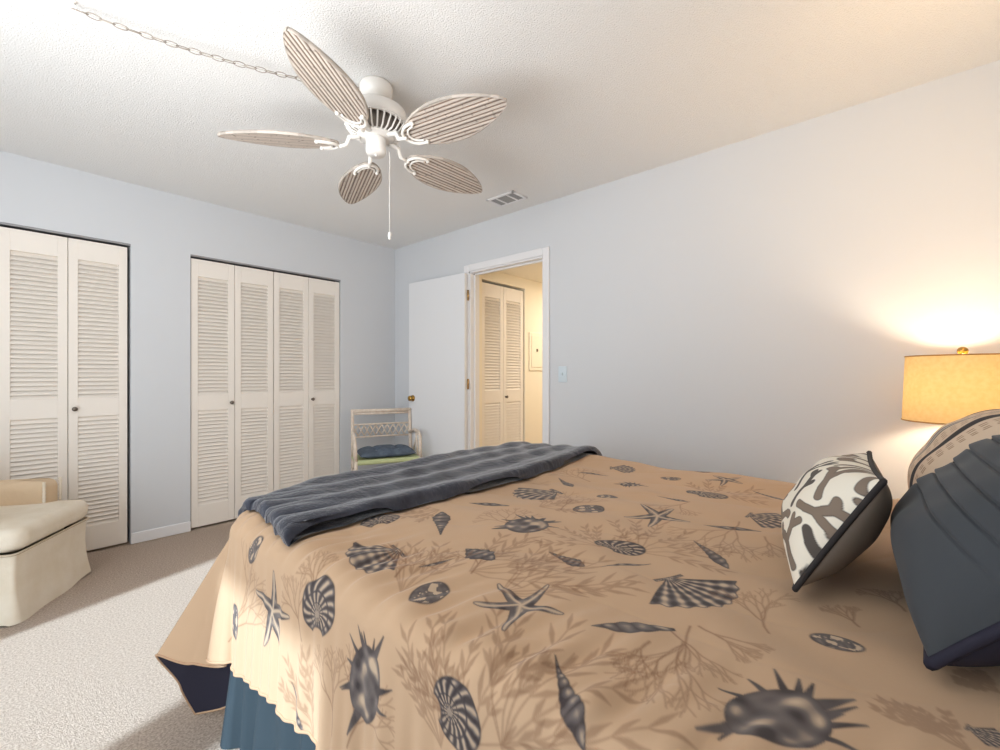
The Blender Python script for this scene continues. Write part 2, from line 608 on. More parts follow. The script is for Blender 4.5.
M_BLADE = mat('whitewashed_wicker', (200, 190, 178), 0.6, attr='print')
BT, BB, BC = make_blade()
for k in range(5):
    a = -0.048 + k * 2 * PI / 5
    ca, sa = math.cos(a), math.sin(a)
    droop = TILT[0] * ca + TILT[1] * sa
    Mb = (Matrix.Translation((0, 0, -0.272)) @ Matrix.Rotation(a, 4, 'Z') @ Matrix.Rotation(-droop, 4, 'Y')
          @ Matrix.Translation((0.158, 0, 0)) @ Matrix.Rotation(math.radians(-13), 4, 'X'))
    Mn = np.array(Mb)

    def tr(P):
        return P @ Mn[:3, :3].T + Mn[:3, 3]
    full = np.concatenate([tr(BT), tr(BB)[:, ::-1]], 1)
    full = np.concatenate([full, full[:, :1]], 1)
    colr = np.concatenate([BC, BC[:, ::-1], BC[:, :1]], 1)
    mesh_grid('blade', full, M_BLADE, fan, colr, flip=True)
    ib = MB()
    Mi = Mb

    def T(*p):
        return tuple(Mi @ Vector(p))
    # bent arm from the hub, then a horseshoe bracket under the blade root
    c0 = (0.07 * ca, 0.07 * sa, -0.235)
    c1 = (0.115 * ca, 0.115 * sa, -0.243)
    ib.tube([c0, c1, T(-0.03, 0, -0.004), T(0.0, 0, -0.012)], [0.012, 0.011, 0.009, 0.008], 8)
    arc = [T(0.075 - 0.070 * math.cos(q), 0.056 * math.sin(q), -0.0105) for q in np.linspace(-1.75, 1.75, 21)]
    ib.tube(arc, 0.0065, 8)
    arc = [T(0.075 - 0.045 * math.cos(q), 0.040 * math.sin(q), -0.0105) for q in np.linspace(-1.6, 1.6, 17)]
    ib.tube(arc, 0.0045, 8)
    for q in (-1.7, 0, 1.7):
        ib.ball(T(0.075 - 0.068 * math.cos(q), 0.055 * math.sin(q), -0.012), 0.009, 6)
    ib.build('blade_iron', M_WHITE, fan)

# swag chain that carries the fan's cord along the ceiling
M_CHAIN = mat('antique_white_chain', (142, 132, 122), 0.4, metal=0.3)
A0 = np.array([-2.56, -1.742, H - 0.03])
A1 = np.array([FX - 0.055, FY + 0.045, H - 0.025])
ch = thing('swag_chain', 'thin metal swag chain hung from a ceiling hook to the fan', 'chain', tuple(A0))
pts = [A0 + (A1 - A0) * t - np.array([0, 0, 0.035 * 4 * t * (1 - t)]) for t in np.linspace(0, 1, 27)]
mb = MB()
d = (A1 - A0) / np.linalg.norm(A1 - A0)
side = np.cross(d, [0, 0, 1.0])
side /= np.linalg.norm(side)
for i in range(26):
    c = (pts[i] + pts[i + 1]) / 2 - A0
    dd = pts[i + 1] - pts[i]
    hl = np.linalg.norm(dd) * 0.60
    dd = dd / np.linalg.norm(dd)
    q0 = 0.5 + (i % 2) * PI / 2 + 0.5 * math.sin(i * 1.7)
    sd = side * math.cos(q0) + np.cross(dd, side) * math.sin(q0)
    mb.tube([c + dd * hl * math.cos(q) + sd * 0.0085 * math.sin(q) for q in np.linspace(0, 2 * PI, 17)[:-1]], 0.0016, 6, closed=True)
mb.build('chain_links', M_CHAIN, ch)
MB().tube([p - A0 + np.array([0, 0, 0.003 * math.sin(i * 2.1)]) for i, p in enumerate(pts)], 0.0016, 6).build('cord', mat('cord_clear', (190, 184, 174), 0.4), ch)
hk = [(0, 0, 0.03), (0, 0, 0.012)] + [tuple(d * 0.009 * math.sin(q) + np.array([0, 0, 0.003 + 0.009 * math.cos(q)])) for q in np.linspace(0, 4.6, 12)]
MB().tube(hk, 0.0028, 8).lathe([(0.0001, 0.022), (0.010, 0.024), (0.010, 0.03), (0.0001, 0.03)], n=16).build('hook', M_WHITE, ch)

# --- cloth begin
# comforter: cloth coordinates u (across the bed, from the near side) and v (along the bed), both in metres
XN, XF = -2.215, -0.715      # where the top starts to round over
YF, YB = -2.255, -4.30
ZT = 0.718
RR = 0.055


def smooth_noise(x, y, seed, n=10, f0=3.0, f1=12.0):
    r = np.random.default_rng(seed)
    out = 0
    for _ in range(n):
        a = r.uniform(0, 2 * np.pi)
        f = r.uniform(f0, f1)
        out = out + np.sin((x * np.cos(a) + y * np.sin(a)) * f + r.uniform(0, 6.28))
    return out / np.sqrt(n)


TH = np.radians([0, 5, 11, 18, 28, 38, 45, 60, 75, 90])
AL = np.radians([0, 22, 46, 50, 57, 60, 66, 80, 87, 90])
SF = np.array([.015, .09, .20, .03, .33, .57, .40, .12, .03, .03])


def sinterp(x, xp, fp):
    i = np.clip(np.searchsorted(xp, x, side='right') - 1, 0, len(xp) - 2)
    t = (x - xp[i]) / (xp[i + 1] - xp[i])
    t = np.clip(t, 0, 1)
    s = 0.5 * t + 0.5 * t * t * (3 - 2 * t)
    return fp[i] * (1 - s) + fp[i + 1] * s


def cloth(u, v, lift=0.0, puff=1.0):
    """u, v arrays of flat cloth position -> 3-D points; lift moves along the outward normal"""
    a = np.maximum(XN - u, 0)
    af = np.maximum(u - XF, 0)
    yfoot = YF - 0.12 * np.exp(-((np.clip(u, XN, XF) - XN) / 0.22) ** 2)      # the foot edge rounds off at the near corner
    b = np.maximum(v - yfoot, 0)
    aa = a + af
    rho = np.hypot(aa, b)
    th = np.where(rho > 1e-9, np.arctan2(b, np.maximum(aa, 1e-12)), 0)
    al = sinterp(th, TH, AL)
    sf = np.where(a > 0, sinterp(th, TH, SF), 0.03)
    al = np.where(a > 0, al, th)
    q = RR * np.pi / 2
    R2 = RR + lift
    ang = np.minimum(rho, q) / RR
    s = np.maximum(rho - q, 0)
    out = R2 * np.sin(ang)
    drop = RR - R2 * np.cos(ang)
    cf = np.sqrt(1 - sf ** 2)
    out = out + s * sf
    drop = drop + s * cf
    # hanging folds on the near side
    g = np.clip(s / 0.30, 0, 1) ** 0.8
    fold = 0.004 * np.sin(v * 61 + 1.3 * np.sin(v * 9)) + 0.006 * np.sin(v * 27 + 1.1 * np.sin(v * 6.1)) + 0.003 * np.sin(v * 118 + u * 8)
    fold = fold + 0.010 * np.exp(-((v + 2.62) / 0.035) ** 2)
    fw = np.where(th < 0.25, 1, np.clip(1 - (th - 0.25) / 0.3, 0, 1))
    out = out + g * fold * fw * (a > 0)
    sx = np.where(a > 0, -1, 1)
    x = np.clip(u, XN, XF) + sx * out * np.cos(al)
    y = np.minimum(v, yfoot) + out * np.sin(al)
    top = np.clip(1 - rho / (2 * q), 0, 1)
    # soft puffiness and creases of the top
    z = 0.006 * smooth_noise(u, v, 3, 8, 5, 14) + 0.003 * smooth_noise(u, v, 4, 12, 18, 45)
    edge = np.exp(-((u - XN) / 0.16) ** 2)
    z = z + 0.0050 * edge * np.sin(v * 61 + 1.3 * np.sin(v * 9))
    z = z + 0.0034 * edge * np.sin(v * 118 + u * 30)
    z = z + 0.012 * np.exp(-((u - XF + 0.05) / 0.10) ** 2) * (1 + 0.6 * np.sin(v * 9 + 1))
    crease = np.abs(np.sin((u * 0.9 + v * 0.5) * 16 + 1.6 * smooth_noise(u, v, 8, 6, 3, 8)))
    z = z - 0.001 * np.exp(-(crease / 0.16) ** 2)
    z = ZT + z * top * puff - drop
    return np.stack([x, y, z], -1)


def near_len(v):
    """how far the cloth hangs on the near side"""
    return np.interp(v, [-4.3, -3.4, -3.0, -2.7, -2.45, -2.25, -1.8], [.40, .40, .41, .43, .46, .48, .48])
# --- cloth end


FOOT = 0.47
FARL = 0.36
vv = np.concatenate([np.arange(YB, -2.95, 0.0021), np.arange(-2.95, YF + FOOT, 0.0030)])
tu = np.concatenate([np.linspace(0, 0.62, 700), np.linspace(0.62, 1, 250)[1:]])
nu = len(tu)
u0 = XN - near_len(vv)
U = u0[:, None] + (XF + FARL - u0)[:, None] * tu[None, :]
V = np.repeat(vv[:, None], nu, 1)
CP = cloth(U, V)

# ------------------------------------------------------------------ the printed seashells
SLATE, MIDG, LITE = lin((38, 38, 47)), lin((98, 92, 92)), lin((188, 165, 140))
BROWN = lin((126, 92, 68))
BASE = lin((187, 156, 126))


def segs_alpha(P, S, soft=0.0016):
    """P (n,2); S list of (x0,y0,x1,y1,w0,w1)"""
    best = np.full(len(P), 1e9)
    for x0, y0, x1, y1, w0, w1 in S:
        d = np.array([x1 - x0, y1 - y0])
        L2 = d.dot(d) + 1e-12
        t = np.clip(((P[:, 0] - x0) * d[0] + (P[:, 1] - y0) * d[1]) / L2, 0, 1)
        dist = np.hypot(P[:, 0] - x0 - t * d[0], P[:, 1] - y0 - t * d[1]) - (w0 + (w1 - w0) * t)
        best = np.minimum(best, dist)
    return np.clip(0.5 - best / (2 * soft), 0, 1)


def coral_segs(seed, L, spread=1.1, w=0.0022, depth=5):
    r = random.Random(seed)
    S = []

    def grow(x, y, a, l, d, wd):
        n = 2
        for _ in range(n):
            x1, y1 = x + l / n * math.cos(a), y + l / n * math.sin(a)
            S.append((x, y, x1, y1, wd, wd * 0.93))
            x, y = x1, y1
            a += r.uniform(-0.22, 0.22)
        if d > 0:
            k = 3 if d > depth - 1 else 2
            for i in range(k):
                off = (i - (k - 1) / 2) * spread * r.uniform(0.55, 1.0) / (1 if k == 2 else 1.3)
                grow(x, y, a + off + r.uniform(-0.15, 0.15), l * r.uniform(0.68, 0.9), d - 1, wd * 0.82)
    grow(0, 0, 0, L * 0.24, depth, w)
    return S


def frond_segs(seed, L, spread=1.2):
    r = random.Random(seed)
    S = []
    for i in range(7):
        a = (i - 3) / 3 * spread + r.uniform(-.1, .1)
        l = L * r.uniform(0.75, 1.0)
        x, y = 0.0, 0.0
        n = 5
        for j in range(n):
            x1, y1 = x + l / n * math.cos(a), y + l / n * math.sin(a)
            S.append((x, y, x1, y1, 0.0018, 0.0015))
            for sg in (-1, 1):
                if j > 0:
                    b = a + sg * r.uniform(.3, .6)
                    ll = l * r.uniform(.16, .3)
                    mx, my = x1 + ll * .5 * math.cos(b), y1 + ll * .5 * math.sin(b)
                    S.append((x1, y1, mx, my, 0.0012, 0.0048))
                    S.append((mx, my, x1 + ll * math.cos(b), y1 + ll * math.sin(b), 0.0048, 0.0008))
            x, y = x1, y1
            a += r.uniform(-.15, .15)
    return S


def sdf_ellipse(p, q, a, b):
    k = np.hypot(p / a, q / b)
    return (k - 1) * min(a, b)


def motif(kind, p, q, L, W, seed):
    """p along, q across in metres; returns alpha, tone (0 dark .. 1 light) or alpha, None for brown line work"""
    nz = smooth_noise(p / L, q / L, seed, 8, 8, 26) * 0.5
    if kind == 'coral':
        return segs_alpha(np.stack([p + L, q], 1), coral_segs(seed, 2 * L, 0.75 * W)) * 0.85, None
    if kind == 'frond':
        return segs_alpha(np.stack([p + L, q], 1), frond_segs(seed, 2 * L, W)) * 0.62, None
    if kind == 'star':
        best = np.full(p.shape, 1e9)
        mid = np.full(p.shape, 1e9)
        r = random.Random(seed)
        for k in range(5):
            a = k * 2 * PI / 5 + r.uniform(-.16, .16)
            l = L * r.uniform(.86, 1.08)
            al = p * math.cos(a) + q * math.sin(a)
            pe = -p * math.sin(a) + q * math.cos(a)
            pe = pe + 0.06 * L * np.sin(al / l * 3 + k)
            t = np.clip(al / l, 0, 1)
            dd = np.hypot(al - t * l, pe)
            best = np.minimum(best, dd - L * (0.17 * (1 - t) ** 0.8 + 0.045))
            mid = np.minimum(mid, dd)
        alpha = np.clip(0.5 - best / 0.0025, 0, 1)
        tone = np.clip(0.25 + 0.75 * np.exp(-(mid / (0.055 * L)) ** 2) + 0.5 * nz * (mid > .05 * L), 0, 1)
        tone = tone * np.clip(-best / (0.045 * L) + 0.15, 0, 1)
        return alpha, tone
    b = W * L
    if kind == 'scallop':
        ang = np.arctan2(q / W, p + L)
        rad = np.hypot(p + L, q / W)
        R = 2 * L * (0.98 + 0.02 * np.cos(ang * 26))
        d = np.maximum(rad - R, (np.abs(ang) - 0.98) * rad)
        hinge = np.maximum(np.abs(p + L * 0.93) - 0.08 * L, np.abs(q) - 0.55 * b)
        d = np.minimum(d, hinge)
        alpha = np.clip(0.5 - d / 0.0025, 0, 1)
        tone = 0.45 + 0.42 * np.cos(ang * 24) + 0.18 * np.sin(rad / L * 17) + 0.2 * nz
        tone = np.clip(tone, 0, 1) * np.clip(-d / (0.07 * L) + 0.1, 0, 1)
        return alpha, tone
    if kind == 'nautilus':
        d = sdf_ellipse(p, q, L, b)
        cx, cy = -0.16 * L, -0.22 * b
        ph = np.arctan2((q - cy) / W, p - cx)
        rr = np.hypot(p - cx, (q - cy) / W) / L
        # mouth of the coil cut out
        cut = np.hypot((p + 0.62 * L) / 1.0, (q + 0.95 * b) / W) - 0.42 * L
        d = np.maximum(d, -cut * 0.6)
        alpha = np.clip(0.5 - d / 0.0025, 0, 1)
        stripes = np.cos(ph * 15 + rr * 7 + 0.6 * nz)
        tone = np.clip(0.40 + 0.55 * stripes, 0, 1)
        coil = np.abs(((np.log(rr + 0.03) / 0.65 - ph / (2 * PI)) % 1.0) - 0.5)
        tone = tone * np.clip(coil * 9, 0, 1)
        tone = tone * np.clip(-d / (0.10 * L) + 0.05, 0, 1)
        tone = np.where(rr < 0.12, 0.7, tone)
        return alpha, tone
    if kind == 'cowrie':
        d = sdf_ellipse(p, q, L, b * (1 + 0.0 * p) if False else b)
        alpha = np.clip(0.5 - d / 0.0025, 0, 1)
        sp = smooth_noise(p / L, q / b, seed + 1, 7, 5, 11)
        tone = np.clip(0.35 + 0.9 * (sp > 0.55) + 0.25 * nz, 0, 1)
        sl = np.exp(-((q - 0.35 * b) / (0.10 * b)) ** 2)
        tone = np.maximum(tone, sl * (0.5 + 0.5 * np.cos(p / L * 30)))
        return alpha, tone * np.clip(-d / (0.16 * b) + 0.0, 0, 1)
    if kind in ('auger', 'tulip'):
        t = np.clip((p + L) / (2 * L), 0, 1)
        if kind == 'auger':
            prof = b * np.interp(t, [0, .25, .5, .72, .85, 1.0], [.06, .34, .66, 1.0, .75, .12])
            whorl = 9 * t ** 0.72
        else:
            prof = b * np.interp(t, [0, .2, .42, .6, .8, 1.0], [.05, .45, .95, 1.0, .55, .18])
            whorl = 5 * t ** 0.8
        fr = (whorl + 0.14 * q / (prof + 1e-4)) % 1.0
        prof = prof * (0.86 + 0.14 * np.sin(fr * PI))
        d = np.maximum(np.abs(q) - prof, np.abs(p) - L)
        alpha = np.clip(0.5 - d / 0.0025, 0, 1)
        tone = np.clip(np.sin(fr * PI) * (0.75 - 0.55 * np.abs(q / (prof + 1e-4) - 0.25)) + 0.25 * nz, 0, 1)
        return alpha, tone * np.clip(-d / (0.2 * b) + 0.15, 0, 1)
    if kind == 'conch':
        body = sdf_ellipse(p + 0.05 * L, q, 0.62 * L, 0.72 * b)
        r = random.Random(seed)
        S = [(0.2 * L, 0, L, -0.25 * b, 0.22 * b, 0.002), (-0.3 * L, 0, -L, 0.3 * b, 0.2 * b, 0.002)]
        for i in range(11):
            a = r.uniform(0, 2 * PI)
            x, y = 0.5 * L * math.cos(a), 0.6 * b * math.sin(a)
            k = r.uniform(.3, .6)
            S.append((x, y, x + k * L * 0.8 * math.cos(a + .3), y + k * 1.2 * b * math.sin(a + .3), 0.10 * b, 0.0015))
        al2 = segs_alpha(np.stack([p, q], 1), S)
        alpha = np.maximum(np.clip(0.5 - body / 0.0025, 0, 1), al2)
        tone = np.clip(0.48 + 0.75 * nz + 0.3 * np.cos((p / L * 3 + q / b * 5)), 0, 1)
        tone = tone * np.where(body < 0, np.clip(-body / (0.2 * b) + 0.25, 0, 1), 0.35)
        hole = np.exp(-(((p + 0.1 * L) / (0.16 * L)) ** 2 + ((q - 0.1 * b) / (0.3 * b)) ** 2))
        return alpha, tone * (1 - 0.7 * hole)
    return np.zeros_like(p), None


# kind, cloth (u, v) of the axis' start and end, width ratio
#MOTIFS-BEGIN
MOTIFS = [
    ('frond', -2.366, -3.4, -2.174, -3.372, 1.2),
    ('frond', -2.409, -3.332, -2.267, -3.268, 0.7),
    ('frond', -2.34, -3.46, -2.098, -3.516, 0.7),
    ('nautilus', -2.303, -3.324, -2.374, -3.408, 0.95),
    ('auger', -2.181, -3.488, -2.275, -3.588, 0.24),
    ('star', -2.109, -3.256, -2.075, -3.432, 1),
    ('coral', -2.568, -2.996, -2.367, -3.008, 1.1),
    ('coral', -2.559, -3.056, -2.334, -3.14, 0.9),
    ('coral', -2.429, -2.852, -2.275, -2.752, 0.9),
    ('coral', -2.621, -2.368, -2.301, -2.624, 0.8),
    ('coral', -2.311, -2.932, -2.213, -2.832, 0.7),
    ('frond', -2.632, -2.9, -2.493, -2.808, 0.6),
    ('star', -2.529, -2.688, -2.321, -2.688, 1),
    ('cowrie', -2.483, -2.436, -2.582, -2.452, 0.55),
    ('nautilus', -2.376, -2.86, -2.277, -2.988, 0.75),
    ('cowrie', -2.338, -2.524, -2.259, -2.584, 0.5),
    ('conch', -2.292, -3.152, -2.54, -3.072, 0.55),
    ('auger', -2.543, -2.804, -2.634, -2.86, 0.16),
    ('cowrie', -2.223, -3.192, -2.129, -3.188, 0.62),
    ('scallop', -2.085, -2.968, -2.211, -2.952, 1.0),
    ('coral', -2.176, -3.076, -2.026, -3.016, 1.2),
    ('nautilus', -2.061, -2.76, -1.939, -2.752, 0.75),
    ('auger', -1.963, -2.976, -1.833, -2.832, 0.3),
    ('coral', -1.79, -3.104, -1.758, -2.88, 1.2),
    ('conch', -1.851, -3.076, -1.646, -3.124, 0.75),
    ('tulip', -1.689, -2.804, -1.638, -2.936, 0.22),
    ('scallop', -1.343, -2.924, -1.515, -2.868, 0.75),
    ('coral', -1.555, -3.08, -1.318, -2.984, 1.2),
    ('cowrie', -1.551, -3.136, -1.43, -3.148, 0.7),
    ('frond', -1.748, -3.324, -1.648, -3.208, 1.2),
    ('frond', -1.691, -3.4, -1.491, -3.456, 1.2),
    ('nautilus', -1.726, -3.296, -1.679, -3.412, 0.62),
    ('auger', -1.852, -3.244, -1.861, -3.348, 0.4),
    ('frond', -2.061, -3.184, -1.829, -3.26, 0.9),
    ('frond', -2.081, -3.288, -1.823, -3.364, 0.7),
    ('coral', -2.064, -3.192, -1.91, -3.136, 1.1),
    ('tulip', -1.979, -3.088, -1.989, -3.188, 0.8),
    ('auger', -1.54, -3.48, -1.653, -3.592, 0.22),
    ('scallop', -1.785, -3.504, -1.845, -3.628, 1.0),
    ('coral', -1.879, -3.712, -1.732, -3.628, 1.0),
    ('coral', -1.951, -3.608, -2.208, -3.648, 1.0),
    ('coral', -1.985, -3.584, -2.072, -3.712, 0.8),
    ('coral', -2.053, -3.58, -2.155, -3.564, 0.8),
    ('coral', -1.943, -3.62, -2.0, -3.724, 0.6),
    ('tulip', -2.075, -3.488, -1.977, -3.592, 0.32),
    ('conch', -2.196, -3.712, -1.985, -3.816, 0.55),
    ('coral', -1.751, -3.824, -1.691, -3.78, 1.0),
    ('cowrie', -1.842, -3.764, -1.838, -3.836, 0.6),
    ('tulip', -1.423, -3.468, -1.37, -3.6, 0.18),
    ('coral', -1.325, -3.536, -1.619, -3.584, 1.1),
    ('coral', -1.411, -3.616, -1.559, -3.664, 1.1),
    ('star', -1.418, -3.24, -1.43, -3.424, 1),
    ('scallop', -1.23, -3.536, -1.234, -3.644, 1.0),
    ('frond', -1.034, -3.38, -0.864, -3.448, 1.2),
    ('nautilus', -1.054, -3.296, -1.053, -3.436, 0.62),
    ('auger', -1.209, -3.248, -1.216, -3.356, 0.22),
    ('cowrie', -1.328, -3.08, -1.312, -3.152, 0.6),
    ('conch', -1.131, -3.048, -1.062, -3.152, 0.6),
    ('tulip', -1.063, -2.832, -1.008, -2.956, 0.16),
    ('scallop', -0.887, -2.9, -0.836, -3.0, 0.7),
    ('coral', -1.436, -2.72, -1.175, -2.664, 1.2),
    ('conch', -1.338, -2.62, -1.264, -2.732, 0.6),
    ('auger', -1.189, -2.824, -1.277, -2.948, 0.28),
    ('cowrie', -0.896, -3.136, -0.862, -3.208, 0.6),
    ('star', -0.884, -3.324, -0.762, -3.404, 1),
    ('auger', -0.883, -3.476, -0.955, -3.592, 0.2),
    ('frond', -2.011, -3.936, -1.959, -3.872, 0.5),
    ('scallop', -1.947, -3.936, -1.955, -3.972, 0.9),
    ('frond', -1.826, -2.812, -1.924, -2.744, 1.0),
    ('frond', -2.202, -3.132, -2.026, -3.012, 0.5),
    ('tulip', -2.024, -2.636, -1.972, -2.608, 0.4),
    ('auger', -1.456, -2.572, -1.496, -2.668, 0.3),
    ('coral', -1.141, -2.944, -1.058, -2.744, 1.2),
    ('coral', -1.212, -3.36, -1.42, -3.312, 1.0),
    ('frond', -1.575, -3.012, -1.438, -3.076, 0.9),
    ('tulip', -1.846, -3.38, -1.736, -3.448, 0.1),
    ('tulip', -2.032, -3.108, -2.116, -3.08, 0.1),
    ('coral', -1.66, -3.884, -1.562, -3.848, 1.2),
    ('tulip', -0.718, -3.192, -0.725, -3.3, 0.2),
    ('frond', -1.838, -3.976, -1.819, -3.94, 0.8),
]
#MOTIFS-END


def print_cloth(U, V):
    C = np.broadcast_to(BASE, U.shape + (3,)).copy()
    C *= (1 + 0.03 * smooth_noise(U, V, 21, 8, 4, 10))[..., None]
    for i, (kind, ua, va, ub, vb, W) in enumerate(MOTIFS):
        cu, cv = (ua + ub) / 2, (va + vb) / 2
        L = math.hypot(ub - ua, vb - va) / 2
        if L < 1e-4:
            continue
        du, dv = (ub - ua) / (2 * L), (vb - va) / (2 * L)
        rad = L * (2.2 if kind in ('coral', 'frond') else 1.6)
        i0, i1 = np.searchsorted(V[:, 0], [cv - rad, cv + rad])
        if i1 <= i0:
            continue
        Us, Vs = U[i0:i1], V[i0:i1]
        msk = (np.abs(Us - cu) < rad)
        if not msk.any():
            continue
        x, y = Us[msk] - cu, Vs[msk] - cv
        p, q = x * du + y * dv, -x * dv + y * du
        al, tone = motif(kind, p, q, L, W, 100 + i)
        sub = C[i0:i1]
        old = sub[msk]
        if tone is None:
            new = np.broadcast_to(BROWN, old.shape)
            al = al * 0.8
        else:
            t = tone[:, None]
            new = np.where(t < 0.5, SLATE * (1 - 2 * t) + MIDG * 2 * t, MIDG * (2 - 2 * t) + LITE * (2 * t - 1))
            al = al * 0.92
        sub[msk] = old * (1 - al[:, None]) + new * al[:, None]
        C[i0:i1] = sub
    return C


M_COMF = mat('printed_tan_cotton', (206, 174, 142), 0.85, spec=0.2, attr='print', sheen=0.15, bump=('noise', 220, 0.12, 0.003))
M_LINING = mat('dark_navy_lining', (40, 38, 50), 0.85, spec=0.2)
cf = mesh_grid('comforter', CP, M_COMF, None, print_cloth(U, V))
tag(cf, 'tan seashell and coral print comforter spread over the bed', 'comforter')
# lining: the same cloth a little inside, joined to the printed side along the hem
sl = 2
CL2 = CP[::sl, ::sl]
gu = np.gradient(CL2, axis=1)
gv = np.gradient(CL2, axis=0)
nn = np.cross(gu, gv)
nn /= np.linalg.norm(nn, axis=-1, keepdims=True) + 1e-9
Uc, Vc = U[::sl, ::sl], V[::sl, ::sl]
inside = ((Uc < XN) & (Vc > YF - 0.12)).astype(float)[..., None]          # keep the lining inside the corner fold
LN = CL2 - nn * (0.005 - 0.0038 * inside)
mesh_grid('lining', LN, M_LINING, cf, flip=True)
border = list(CP[::2, 0]) + list(CP[-1, ::2]) + list(CP[::-2, -1])
inb = [p for p in border]
hem = MB().tube(border, 0.004, 6)
hem.build('hem_piping', mat('tan_piping', (176, 142, 112), 0.85), cf)

def rrect(w0, w1, d0, d1, r, n=8):
    P = []
    for cx, cy, q0 in ((w1 - r, d0 + r, -PI / 2), (w1 - r, d1 - r, 0), (w0 + r, d1 - r, PI / 2), (w0 + r, d0 + r, PI)):
        for q in np.linspace(q0, q0 + PI / 2, n):
            P.append((cx + r * math.cos(q), cy + r * math.sin(q), math.cos(q), math.sin(q)))
    return P


def resample(P, step=0.012):
    out = []
    for i in range(len(P)):
        a, b = P[i], P[(i + 1) % len(P)]
        k = max(1, int(math.hypot(b[0] - a[0], b[1] - a[1]) / step))
        for j in range(k):
            t = j / k
            out.append(tuple(a[c] * (1 - t) + b[c] * t for c in range(4)))
    return out


def soft_slab(w0, w1, d0, d1, z0, z1, r=0.05, dome=0.02):
    lp = resample(rrect(w0, w1, d0, d1, r), 0.02)
    prof = [(0.0, 0.0), (0.35, 0.0), (0.7, 0.0), (0.9, 0.0)]
    hz = z1 - z0
    rows_ = []
    cx, cy = (w0 + w1) / 2, (d0 + d1) / 2
    R = min(0.045, hz / 2)
    ring = lambda o, z: [(p[0] - p[2] * o, p[1] - p[3] * o, z) for p in lp]
    for q in np.linspace(0, PI / 2, 7):
        rows_.append(ring(R - R * math.sin(q), z0 + R - R * math.cos(q)))
    for q in np.linspace(0, PI / 2, 7):
        rows_.append(ring(R - R * math.cos(q), z1 - R + R * math.sin(q)))
    for k in (0.8, 0.6, 0.4, 0.2, 0.02):
        rows_.append([(cx + (p[0] - p[2] * R - cx) * k, cy + (p[1] - p[3] * R - cy) * k, z1 + dome * (1 - k * k)) for p in lp])
    Pm = np.array([r_ + [r_[0]] for r_ in rows_])
    return MB().grid(Pm, True, flip=True)


# ------------------------------------------------------------------ bed under the comforter
bed = thing('bed', 'bed with slate blue skirt beneath the seashell comforter', 'bed', (-1.465, -3.28, 0))
soft_slab(-0.745, 0.745, -1.02, 0.985, 0.42, 0.695, 0.17, 0.0).build('mattress', mat('mattress_ticking', (225, 222, 215), 0.8), bed)
soft_slab(-0.74, 0.74, -1.02, 0.98, 0.20, 0.415, 0.14, 0.0).build('box_spring', mat('box_spring_cloth', (200, 198, 192), 0.8), bed)
M_LEG = mat('bed_frame_metal', (50, 48, 46), 0.5, metal=0.5)
for x in (-0.68, 0.68):
    for y in (-0.95, 0.92):
        MB().lathe([(0.0001, 0), (0.025, 0), (0.03, 0.2), (0.0001, 0.2)], (x, y, 0), 14).build('leg', M_LEG, bed)
# pleated bed skirt: near side, foot and far side
path = []
xa, xb, ya, yb = -0.765, 0.765, -1.02, 1.02
rc_ = 0.09
for y in np.linspace(ya, yb - rc_, 180):
    path.append((xa, y, -1, 0))
for q in np.linspace(0, PI / 2, 16):
    path.append((xa + rc_ - rc_ * math.cos(q), yb - rc_ + rc_ * math.sin(q), -math.cos(q), math.sin(q)))
for x in np.linspace(xa + rc_, xb, 130):
    path.append((x, yb, 0, 1))
for y in np.linspace(yb, ya, 180):
    path.append((xb, y, 1, 0))
arc = 0
P = np.zeros((len(path), 14, 3))
prev = None
for i, (x, y, nx, ny) in enumerate(path):
    if prev is not None:
        arc += math.hypot(x - prev[0], y - prev[1])
    prev = (x, y)
    for j in range(14):
        t = j / 13
        o = 0.004 + t * (0.018 * math.sin(arc * 55 + math.sin(arc * 13)) + 0.012 * math.sin(arc * 23) + 0.022)
        P[i, j] = (x + nx * o, y + ny * o, 0.41 - t * 0.402)
M_SKIRT = mat('slate_blue_skirt', (46, 56, 62), 0.75, spec=0.2, bump=('noise', 300, 0.1, 0.002))
mesh_grid('bed_skirt', P, M_SKIRT, bed)

# ------------------------------------------------------------------ folded dark throw across the foot
n1, n2 = 120, 330
sv = np.linspace(0, 1, n1)[:, None]
su = np.linspace(0, 1, n2)[None, :]
vF = YF + 0.085
vN = -2.735
Vt = vN + (vF - vN) * sv + 0.006 * np.sin(su * 17)
endN = np.interp(sv[:, 0], [0, 0.12, .3, .55, .72, .8, .9, 1.0], [.032, .03, .012, .0, .012, .035, .04, .035])[:, None]
uN = XN - endN - 0.002 * np.sin(sv * 40)
uFr = XF + 0.13 + 0.01 * np.sin(sv * 9)
Ut = uN + (uFr - uN) * su
P0 = cloth(Ut, Vt * np.ones_like(Ut), 0.0, 0.75)
g1 = np.gradient(P0, axis=1)
g0 = np.gradient(P0, axis=0)
Nn = np.cross(g1, g0)
Nn /= np.linalg.norm(Nn, axis=-1, keepdims=True) + 1e-9
wv = (Vt - vN) * np.ones_like(Ut)
roll = 0.010 * np.exp(-((wv - 0.035) / 0.035) ** 2)
fold = 0.006 * np.sin(wv * 44 + 1.0 * np.sin(Ut * 2 + 1)) + 0.0025 * smooth_noise(Ut * 0.35, wv * 2, 31, 8, 4, 14) + 0.0012 * smooth_noise(Ut, wv, 33, 10, 25, 60)
hh = 0.030 + roll + fold * np.clip((wv - 0.07) / 0.05, 0, 1) * np.clip((Ut - uN) / 0.25, 0, 1)
e = np.minimum(np.minimum(np.clip(wv / 0.020, 0, 1), np.clip((vF - Vt) / 0.03, 0, 1)), np.minimum(np.clip((Ut - uN) / 0.022, 0, 1), np.clip((uFr - Ut) / 0.03, 0, 1)))
